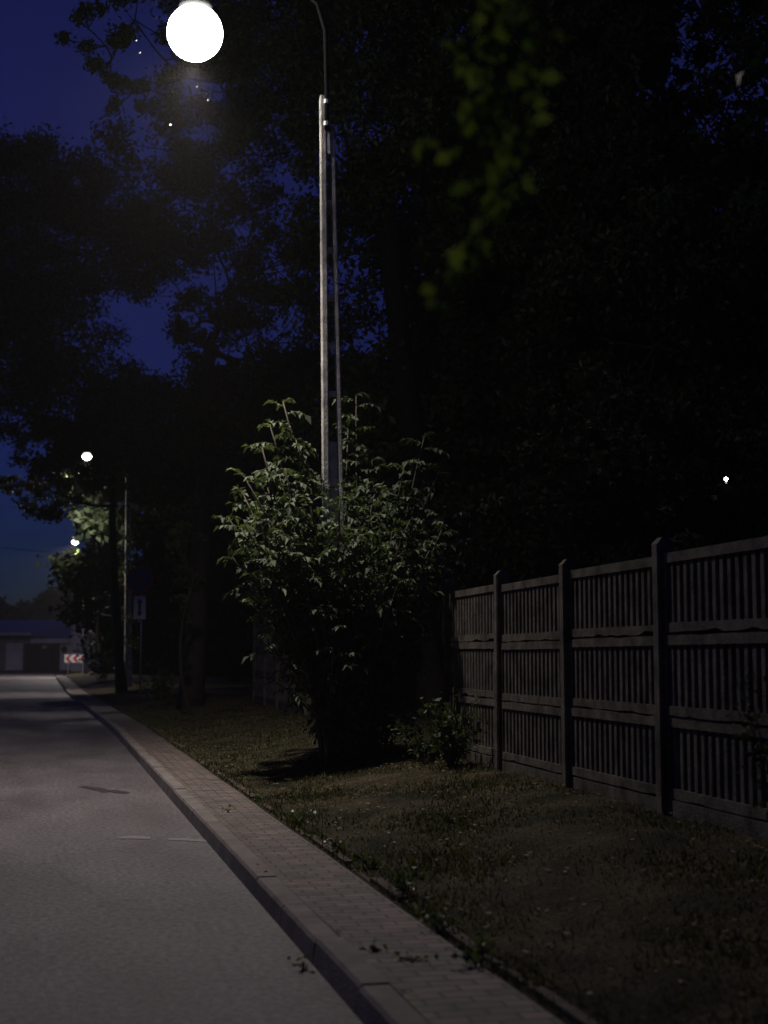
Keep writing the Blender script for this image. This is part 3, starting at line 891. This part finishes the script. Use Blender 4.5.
def leafy_bush():
    rt = empty('leafy_bush', (0, 0, 0))
    tag(rt, 'large leafy elder bush swallowing the foot of the near concrete lamp pole', 'bush')
    base = at(345, 755, 16.9); base.z = verge_z(base.x) - .02
    stems = MB(); V = []; rach = MB()
    tips = [(283, 402, 16.9), (262, 448, 16.6), (245, 478, 16.4), (228, 518, 16.5), (232, 556, 16.5), (270, 425, 17), (296, 440, 16.8), (285, 470, 16.3),
            (356, 396, 17.9), (348, 430, 17.8), (372, 460, 17.7), (424, 438, 17.1), (405, 462, 16.8), (440, 470, 17.3), (455, 505, 17.2), (472, 540, 17.3), (390, 490, 17),
            (340, 500, 16.2), (372, 505, 16.1), (310, 506, 16.3), (410, 520, 16.4), (430, 550, 16.5), (245, 585, 16.4), (262, 560, 16.1), (300, 560, 16.0), (262, 640, 15.9), (275, 682, 15.9)]
    rows = [(470, 262, 300), (500, 240, 300), (530, 235, 455), (560, 236, 450), (590, 250, 440), (620, 285, 430), (650, 315, 425), (690, 325, 420), (725, 330, 410)]
    for y, a, b in rows:
        for _ in range(int((b - a) / 15)):
            tips.append((random.uniform(a, b), y + random.uniform(-16, 14), random.uniform(15.9, 18.0)))
    for (px, py, D) in tips:
        tip = at(px, py, D)
        foot = base + Vector((random.uniform(-.25, .25), random.uniform(-.25, .25), 0))
        mid = foot.lerp(tip, .5); mid.x = foot.x + (tip.x - foot.x) * .38; mid.y = foot.y + (tip.y - foot.y) * .38
        mid.z = max(mid.z, foot.z + (tip.z - foot.z) * .55)
        n = 10
        pts = []
        for i in range(n + 1):
            t = i / n
            pts.append(foot * (1 - t) ** 2 + mid * 2 * t * (1 - t) + tip * t * t)
        stems.tube(pts, [.022 * (1 - .8 * i / n) + .003 for i in range(n + 1)], 6)
        length = (tip - foot).length
        nl = int(max(9, min(26, length * .62 / .1)))
        ang = random.uniform(0, 6.28)
        for j in range(nl):
            t = 1 - .68 * (j / nl) ** 1.1
            p = foot * (1 - t) ** 2 + mid * 2 * t * (1 - t) + tip * t * t
            ang += 2.4
            rise = .75 if j < 2 else .25
            d = Vector((math.cos(ang), math.sin(ang), rise + random.uniform(-.5, .45)))
            ln = random.uniform(.2, .36) * (.7 if j < 2 else 1)
            r_ = compound_leaf(V, p, d, ln, random.uniform(.5, 1.2), 4, .031, .1)
            rach.tube([r_[0], r_[2], r_[4]], [.003, .0025, .0015], 4, False)
    stems.build('stems', M['twig'], rt, True)
    rach.build('leaf_stalks', M['twig'], rt)
    # loose leaves filling the body of the bush down to the ground
    C = []
    for y, a, b, n_ in [(500, 262, 425, 350), (540, 250, 435, 520), (580, 255, 432, 620), (620, 280, 425, 620), (655, 295, 420, 560), (690, 305, 415, 520), (725, 315, 412, 460), (748, 322, 405, 240)]:
        for _ in range(n_):
            f = abs(random.gauss(0, .5)); x = (a + b) / 2 + (b - a) / 2 * random.choice((-1, 1)) * min(1, f)
            C.append(tuple(at(x, y + random.uniform(-20, 20), random.uniform(16.3, 17.7))))
    LQ = leaf_quads(np.array(C), .1, droop=.5, wid=.45)
    quads('foliage', np.concatenate([np.array([tuple(v) for v in V]), LQ]), M['leaf_bush'], rt)
leafy_bush()

def small_plant(name, label, cat, p, h, spread, n, size, m, group=None):
    rt = empty(name, (0, 0, 0))
    tag(rt, label, cat, group)
    p = Vector(p)
    st = MB(); C = []
    ns = max(4, n // 22)
    for i in range(ns):
        a = random.uniform(0, 6.28); r = spread * math.sqrt(random.random())
        tip = p + Vector((math.cos(a) * r, math.sin(a) * r, h * random.uniform(.55, 1)))
        st.tube(bez(p + Vector((math.cos(a), math.sin(a), 0)) * r * .15, tip, Vector((0, 0, .1)) * h, 4), [.006, .005, .004, .003, .002], 4)
        for k in range(n // ns):
            t = random.uniform(.25, 1)
            C.append(p.lerp(tip, t) + Vector((random.gauss(0, 1), random.gauss(0, 1), random.gauss(0, .6))) * size * .8)
    st.build('stems', M['twig'], rt)
    quads('foliage', leaf_quads(np.array([tuple(c) for c in C]), size, droop=.2, wid=.6), m, rt)
    return rt
q = at(452, 752, 15.0); small_plant('shrub', 'low leafy shrub against the left end of the near fence', 'shrub', (q.x, q.y, verge_z(q.x)), .75, .38, 520, .08, M['leaf_mid'])
q = at(425, 745, 15.6); small_plant('shrub', 'low sprawling shoots at the right foot of the big bush', 'shrub', (q.x, q.y, verge_z(q.x)), .45, .35, 200, .07, M['leaf_mid'])
q = at(792, 800, 7.6); small_plant('shrub', 'dim yellowish shrub at the right edge in front of the fence', 'shrub', (q.x, q.y, verge_z(q.x)), 1.2, .34, 700, .045, M['leaf_dim'])
q = at(158, 690, 36); small_plant('shrub', 'small dim shrub on the verge behind the round road sign', 'shrub', (q.x, q.y, verge_z(q.x)), 1.2, .5, 260, .13, M['leaf'])
q = at(102, 690, 70); small_plant('shrub', 'rounded green shrub on the far verge by the striped board', 'shrub', (q.x, q.y, verge_z(q.x)), 2.2, 1.3, 700, .2, M['leaf_weed'])

wl = ['tall weed clump on the pavement edge, biggest one', 'weed tuft just above the biggest clump at the pavement edge', 'weed tuft below the biggest clump at the pavement edge',
      'weed tuft at the pavement edge near the bottom of the picture', 'small weed in the paving joint near the bottom', 'tiny weed growing in the gutter against the kerb',
      'weed tuft halfway along the edging stones', 'weed tuft by the near end of the edging stones', 'small weed between kerb and pavers in the middle distance', 'weed tuft by the far end of the visible pavement', 'flat weed on the pavers close to the bottom']
wp = [(405, 893, .16, .16, 150), (372, 868, .1, .12, 80), (438, 930, .1, .13, 80), (480, 965, .12, .12, 90), (378, 952, .03, .05, 26), (303, 945, .04, .04, 26),
      (300, 822, .09, .12, 70), (345, 852, .09, .12, 70), (228, 811, .03, .06, 26), (262, 800, .08, .12, 60), (418, 960, .02, .10, 36)]
for lab, (px, py, h, sp, n) in zip(wl, wp):
    u = (512 - py) / FPX; z = .12
    D = (z - EYE) / (math.sin(PITCH) + u * math.cos(PITCH)) * (math.cos(PITCH) - u * math.sin(PITCH))
    q = at(px, py, D)
    small_plant('weed_clump', lab, 'weed', (q.x, q.y, .0 if 'gutter' in lab else .115), h, sp, n, .035, M['leaf_weed'], 'weeds along the pavement')

# grass and litter
def grass():
    n = 260000
    s = RNG.uniform(1.95, 7.2, n)
    y = 3.2 + (RNG.random(n) ** 1.5) * 37
    den = np.sin(s * 3.3 + y * .9) * np.sin(y * 2.3 - s * 1.7) + np.sin(s * 9.1) * np.sin(y * 7.3) * .6
    keep = RNG.random(n) < np.clip(.62 + .42 * den, .12, 1)
    s, y = s[keep], y[keep]; n = len(s)
    t = np.clip((s - 2.1) / 2.3, 0, 1)
    z = .112 + .235 * t * t * (3 - 2 * t)
    s = s - np.clip((y - 28) * .017, 0, .5)
    B = np.stack([s, y, z], 1)
    a = RNG.uniform(0, 6.28, n)
    h = RNG.uniform(.012, .045, n) * (1 + .7 * (RNG.random(n) < .08)); w_ = RNG.uniform(.003, .007, n) * (1 + y / 14)
    S = np.stack([np.cos(a), np.sin(a), np.zeros(n)], 1) * w_[:, None]
    lean = np.stack([np.sin(a) * RNG.uniform(-1, 1, n), np.cos(a) * RNG.uniform(-1, 1, n), np.zeros(n)], 1) * (h * .9)[:, None]
    T = B + lean; T[:, 2] += h
    V = np.stack([B - S, B + S, T], 1).reshape(-1, 3)
    o = quads('grass', V, M['blade'], None, 3); o['kind'] = 'stuff'
    m_ = 2400
    s = RNG.uniform(1.36, 5, m_); y = 3.5 + RNG.random(m_) * 24
    keep = (s > 2.05) | (RNG.random(m_) < .10)
    s, y = s[keep], y[keep]
    t = np.clip((s - 2.1) / 2.3, 0, 1)
    C = np.stack([s, y, np.where(s > 2.05, .145, .128) + .235 * t * t * (3 - 2 * t)], 1)
    V = leaf_quads(C, .045, 0, .6).reshape(-1, 4, 3)
    V[:, :, 2] = C[:, None, 2] + (V[:, :, 2] - C[:, None, 2]) * .25
    o = quads('fallen_leaves', V.reshape(-1, 3), M['leaf_brown']); o['kind'] = 'stuff'
grass()

# ---- near tree whose leafy spray hangs into the top of the picture
def near_tree():
    rt = empty('overhanging_tree', (0, 0, 0))
    tag(rt, 'near tree standing out of frame whose hanging spray of green leaves dangles top centre', 'tree')
    tb = world(4.6, 4.8, .36)
    mb = MB(); top = world(4.2, 4.7, 4.4)
    mb.tube(bez(tb - Vector((0, 0, .3)), top, Vector((.1, 0, 0)), 6), [.2, .17, .15, .14, .13, .12, .1], 10)
    mb.build('trunk', M['bark'], rt, True)
    br = MB(); V = []
    j = at(500, -70, 3.0)
    br.tube(bez(top, j, Vector((0, 0, .35)), 8), [.06, .052, .045, .038, .032, .026, .02, .014, .01], 8)
    strands = [([(488, -50), (492, 20), (484, 70), (486, 130), (481, 190), (482, 235), (462, 270), (436, 303)], 3.0),
               ([(500, -50), (520, 20), (538, 70), (522, 115), (512, 160)], 2.95),
               ([(484, 60), (492, 120), (500, 165), (505, 215)], 3.1),
               ([(476, -40), (470, 20), (476, 80), (466, 125), (448, 142), (428, 155)], 3.1)]
    C = []
    for pts, D in strands:
        P = [at(x, y, D + random.uniform(-.06, .06)) for x, y in pts]
        br.tube(P, [.003] * len(P), 5)
        for a, b in zip(P[:-1], P[1:]):
            m_ = max(2, int((b - a).length / .010))
            for k in range(m_):
                p = a.lerp(b, random.random())
                C.append(p + Vector((random.gauss(0, .022), random.gauss(0, .04), random.gauss(0, .014))))
    C = np.array([tuple(c) for c in C])
    quads('foliage', leaf_quads(C, .05, droop=.6, wid=.72), M['leaf_yellow'], rt)
    # upper crown, above and to the right of the frame
    C = []
    for _ in range(26):
        c = world(random.uniform(.6, 5.5), random.uniform(3.2, 6.0), 0); c.z = random.uniform(4.6, 6.4)
        br.tube(bez(top, c, Vector((0, 0, .2)), 4), [.03, .022, .016, .01, .005], 5)
        C.append(np.array(c) + RNG.normal(size=(230, 3)) * .28)
    quads('foliage', leaf_quads(np.concatenate(C), .075, wid=.7), M['leaf'], rt)
    br.build('branches', M['bark'], rt, True)
near_tree()

# ------------------------------------------------------------------ road sign on the right verge
def road_sign():
    D = 44.0
    b = at(140, 700, D); b.z = verge_z(b.x)
    rt = empty('road_sign', (0, 0, 0))
    tag(rt, 'round dark blue road sign on a thin post with a small white plate below', 'road sign')
    mb = MB(); mb.tube([(b.x, b.y, b.z - .3), (b.x, b.y, at(140, 566, D).z)], .03, 10); mb.build('post', M['steel'], rt, True)
    fwd = world(0, -1).normalized(); right = world(1, 0).normalized(); up = Vector((0, 0, 1))
    c = at(140, 580, D) + fwd * .05
    def disc(mb, c, r0, r1, off, n=40):
        vs = [c + fwd * off + (right * math.cos(k * 2 * math.pi / n) + up * math.sin(k * 2 * math.pi / n)) * r for r in (r0, r1) for k in range(n)]
        mb.add(vs, [(k, (k + 1) % n, n + (k + 1) % n, n + k) for k in range(n)])
    mb = MB(); n = 40
    vs = [c + fwd * o_ + (right * math.cos(k * 2 * math.pi / n) + up * math.sin(k * 2 * math.pi / n)) * .425 for o_ in (0, .012) for k in range(n)]
    mb.add(vs, [tuple(range(n - 1, -1, -1)), tuple(range(n, 2 * n))] + [(k, (k + 1) % n, n + (k + 1) % n, n + k) for k in range(n)])
    dsk = mb.build('sign_disc', M['blue'], rt)
    mb = MB(); disc(mb, c, .365, .422, .016)
    dg = (right * .7 + up * -.7).normalized(); pr = (right * .7 + up * .7).normalized()
    for s_ in (-1,):
        vs = [c + fwd * .0155 + dg * a + pr * q for a, q in ((-.367, -.032), (.367, -.032), (.367, .032), (-.367, .032))]
        mb.add(vs, [(0, 1, 2, 3)])
    mb.build('red_ring', M['red'], dsk)
    c2 = at(140, 607.5, D) + fwd * .05
    Mx = Matrix(((right.x, fwd.x, 0, c2.x), (right.y, fwd.y, 0, c2.y), (0, 0, 1, c2.z), (0, 0, 0, 1)))
    mb = MB(); mb.box(-.185, .185, 0, .01, -.36, .36, Mx); pl = mb.build('plate', M['white'], rt)
    mb = MB()
    def poly(pts): mb.add([Mx @ Vector((x * 1.5, .014, z * 1.5)) for x, z in pts], [tuple(range(len(pts)))])
    poly([(-.03, -.1), (.03, -.1), (.03, .1), (-.03, .1)])
    poly([(-.065, .1), (.065, .1), (0, .19)]); poly([(-.065, -.1), (0, -.19), (.065, -.1)])
    mb.build('arrow', M['black'], pl)
road_sign()

# ------------------------------------------------------------------ across the junction
def chevron_board():
    D = 108.0
    rt = empty('chevron_board', (0, 0, 0))
    tag(rt, 'red and white striped arrow board facing the road at the junction', 'road sign')
    right = world(1, 0).normalized(); fwd = world(0, -1).normalized()
    c = at(75.5, 658.5, D)
    Mx = Matrix(((right.x, fwd.x, 0, c.x), (right.y, fwd.y, 0, c.y), (0, 0, 1, c.z), (0, 0, 0, 1)))
    W, H = .82, .30
    mb = MB(); mb.box(-W, W, 0, .02, -H, H, Mx); bd = mb.build('board', M['white'], rt)
    mb = MB()
    for k in range(3):
        x = -.74 + k * .54
        pts = [(x, 0), (x + .26, H - .02), (x + .5, H - .02), (x + .24, 0), (x + .5, -H + .02), (x + .26, -H + .02)]
        mb.add([Mx @ Vector((a, .025, b)) for a, b in pts], [(0, 1, 2, 3), (0, 3, 4, 5)])
    mb.build('chevrons', M['red'], bd)
    for s_ in (-.55, .55):
        mb = MB(); mb.tube([Mx @ Vector((s_, -.03, -c.z - .1)), Mx @ Vector((s_, -.03, H))], .03, 8); mb.build('post', M['steel'], rt)
chevron_board()

def low_building():
    D = 136.0
    rt = empty('low_building', (0, 0, 0))
    tag(rt, 'long low building with a bluish sheet roof across the junction', 'building')
    right = world(1, 0).normalized(); back = world(0, 1).normalized()
    o0 = world(0, D)
    Mx = Matrix(((right.x, back.x, 0, o0.x), (right.y, back.y, 0, o0.y), (0, 0, 1, 0), (0, 0, 0, 1)))
    X = lambda px: (px - 384) / FPX * D * 1.0
    Z = lambda py: EYE + (655 - py) / FPX * D
    mb = MB(); mb.box(X(-60), X(79), 0, 8, 0, Z(640), Mx); mb.build('wall', M['plaster'], rt)
    mb = MB()
    e, rg = Z(641), Z(619)
    vs = [(X(-64), -.8, Z(633)), (X(34), -.8, Z(634)), (X(34), -.8, e + .3), (X(80), -.8, e), (X(80), 4.5, rg), (X(-64), 4.5, rg), (X(80), 9, e), (X(-64), 9, e)]
    mb.add([Mx @ Vector(v) for v in vs], [(0, 1, 4, 5), (1, 2, 3, 4), (5, 4, 6, 7)])
    rf = mb.build('roof', M['roofmetal'], rt)
    mb = MB(); mb.box(X(-64), X(34), -.84, -.72, Z(635.5), Z(633) , Mx); mb.box(X(34) + .003, X(80), -.84, -.72, Z(643.5), Z(639), Mx); mb.build('eaves_board', M['plaster_w'], rf)
    mb = MB(); mb.box(X(26), X(61), -.06, -.003, 0, Z(643.5), Mx); dr = mb.build('door', M['darkdoor'], rt)
    for k in range(1, 5):
        mb = MB(); xx = X(26) + (X(61) - X(26)) * k / 5; mb.box(xx - .03, xx + .03, -.09, -.063, 0, Z(643.6), Mx); mb.build('door_rib', M['black'], dr)
    mb = MB(); mb.box(X(44.5), X(48), -.1, -.064, Z(648.5), Z(645.5), Mx); mb.build('notice', M['white'], dr)
    mb = MB(); mb.box(X(8), X(24.5), -.07, -.003, .1, Z(643), Mx); mb.build('light_panel', M['plaster_w'], rt)
    mb = MB(); mb.box(X(62), X(79), -.07, -.003, .1, Z(643.5), Mx); wp_ = mb.build('light_panel', M['white'], rt)
    mb = MB()
    cx, cz = X(66), Z(649.5); n = 16
    mb.add([Mx @ Vector((cx + .3 * math.cos(k * 6.2832 / n), -.08, cz + .36 * math.sin(k * 6.2832 / n))) for k in range(n)], [tuple(range(n))])
    mb.build('dark_mark', M['black'], wp_)
    # narrow white gabled house beside it
    r2 = empty('white_house', (0, 0, 0))
    tag(r2, 'white gabled house half hidden behind the farthest lamp pole', 'house')
    mb = MB()
    a, b, m_ = X(79.5), X(103), X(91)
    ya = -3.0
    ev, pk = Z(636), Z(613)
    vs = [(a, ya, 0), (b, ya, 0), (b, ya, ev), (m_, ya, pk), (a, ya, ev + 1.3), (a, 6, 0), (b, 6, 0), (b, 6, ev), (m_, 6, pk), (a, 6, ev + 1.3)]
    mb.add([Mx @ Vector(v) for v in vs], [(0, 1, 2, 3, 4), (9, 8, 7, 6, 5), (0, 4, 9, 5), (1, 6, 7, 2)])
    mb.build('wall', M['plaster_w'], r2)
    mb = MB()
    for (x0, z0, x1, z1) in ((a - .3, ev + 1.15, m_, pk), (m_, pk, b + .3, ev - .3)):
        vs = [(x0, ya - .3, z0 + .05), (x1, ya - .3, z1 + .05), (x1, 6.3, z1 + .05), (x0, 6.3, z0 + .05), (x0, ya - .3, z0 + .2), (x1, ya - .3, z1 + .2), (x1, 6.3, z1 + .2), (x0, 6.3, z0 + .2)]
        mb.add([Mx @ Vector(v) for v in vs], [(0, 3, 2, 1), (4, 5, 6, 7), (0, 1, 5, 4), (1, 2, 6, 5), (2, 3, 7, 6), (3, 0, 4, 7)])
    mb.build('roof', M['darkdoor'], r2)
    mb = MB(); mb.box(X(93.5), X(98.5), ya - .05, ya - .003, Z(640), Z(632), Mx); wn = mb.build('window', M['glass'], r2)
low_building()

# lamp behind the trees on the right, seen as a speck
def garden_lamp():
    rt = empty('garden_lamp', (0, 0, 0))
    tag(rt, 'tiny white lamp glinting through the dark leaves at right', 'lamp')
    mb = MB(); mb.tube([(GL.x, GL.y, .2), (GL.x, GL.y, GL.z - .1)], .04, 8); mb.build('post', M['steel'], rt, True)
    n = 14; mb = MB(); vs = []; rows_ = 8
    for j in range(rows_ + 1):
        th = .25 + (math.pi - .5) * j / rows_
        for k in range(n):
            vs.append(GL + Vector((math.sin(th) * math.cos(k * 6.2832 / n), math.sin(th) * math.sin(k * 6.2832 / n), math.cos(th))) * .045)
    fs = [(j * n + k, (j + 1) * n + k, (j + 1) * n + (k + 1) % n, j * n + (k + 1) % n) for j in range(rows_) for k in range(n)] + [tuple(range(n)), tuple(rows_ * n + n - 1 - k for k in range(n))]
    mb.add(vs, fs); mb.build('globe', M['lens_small'], rt, True)
garden_lamp()

# ------------------------------------------------------------------ the faint night haze
HAZE = 0.0004
def haze():
    mb = MB(); mb.box(-250, 260, -45, 300, -1.5, 40)
    m = bpy.data.materials.new('haze'); m.use_nodes = True
    t = m.node_tree; t.nodes.clear()
    o = t.nodes.new('ShaderNodeOutputMaterial'); v = t.nodes.new('ShaderNodeVolumePrincipled')
    v.inputs['Color'].default_value = (.9, .88, .84, 1)
    v.inputs['Density'].default_value = HAZE
    v.inputs['Anisotropy'].default_value = .2
    t.links.new(v.outputs[0], o.inputs['Volume'])
    ob = mb.build('haze', m); ob['kind'] = 'stuff'
if HAZE > 0:
    haze()
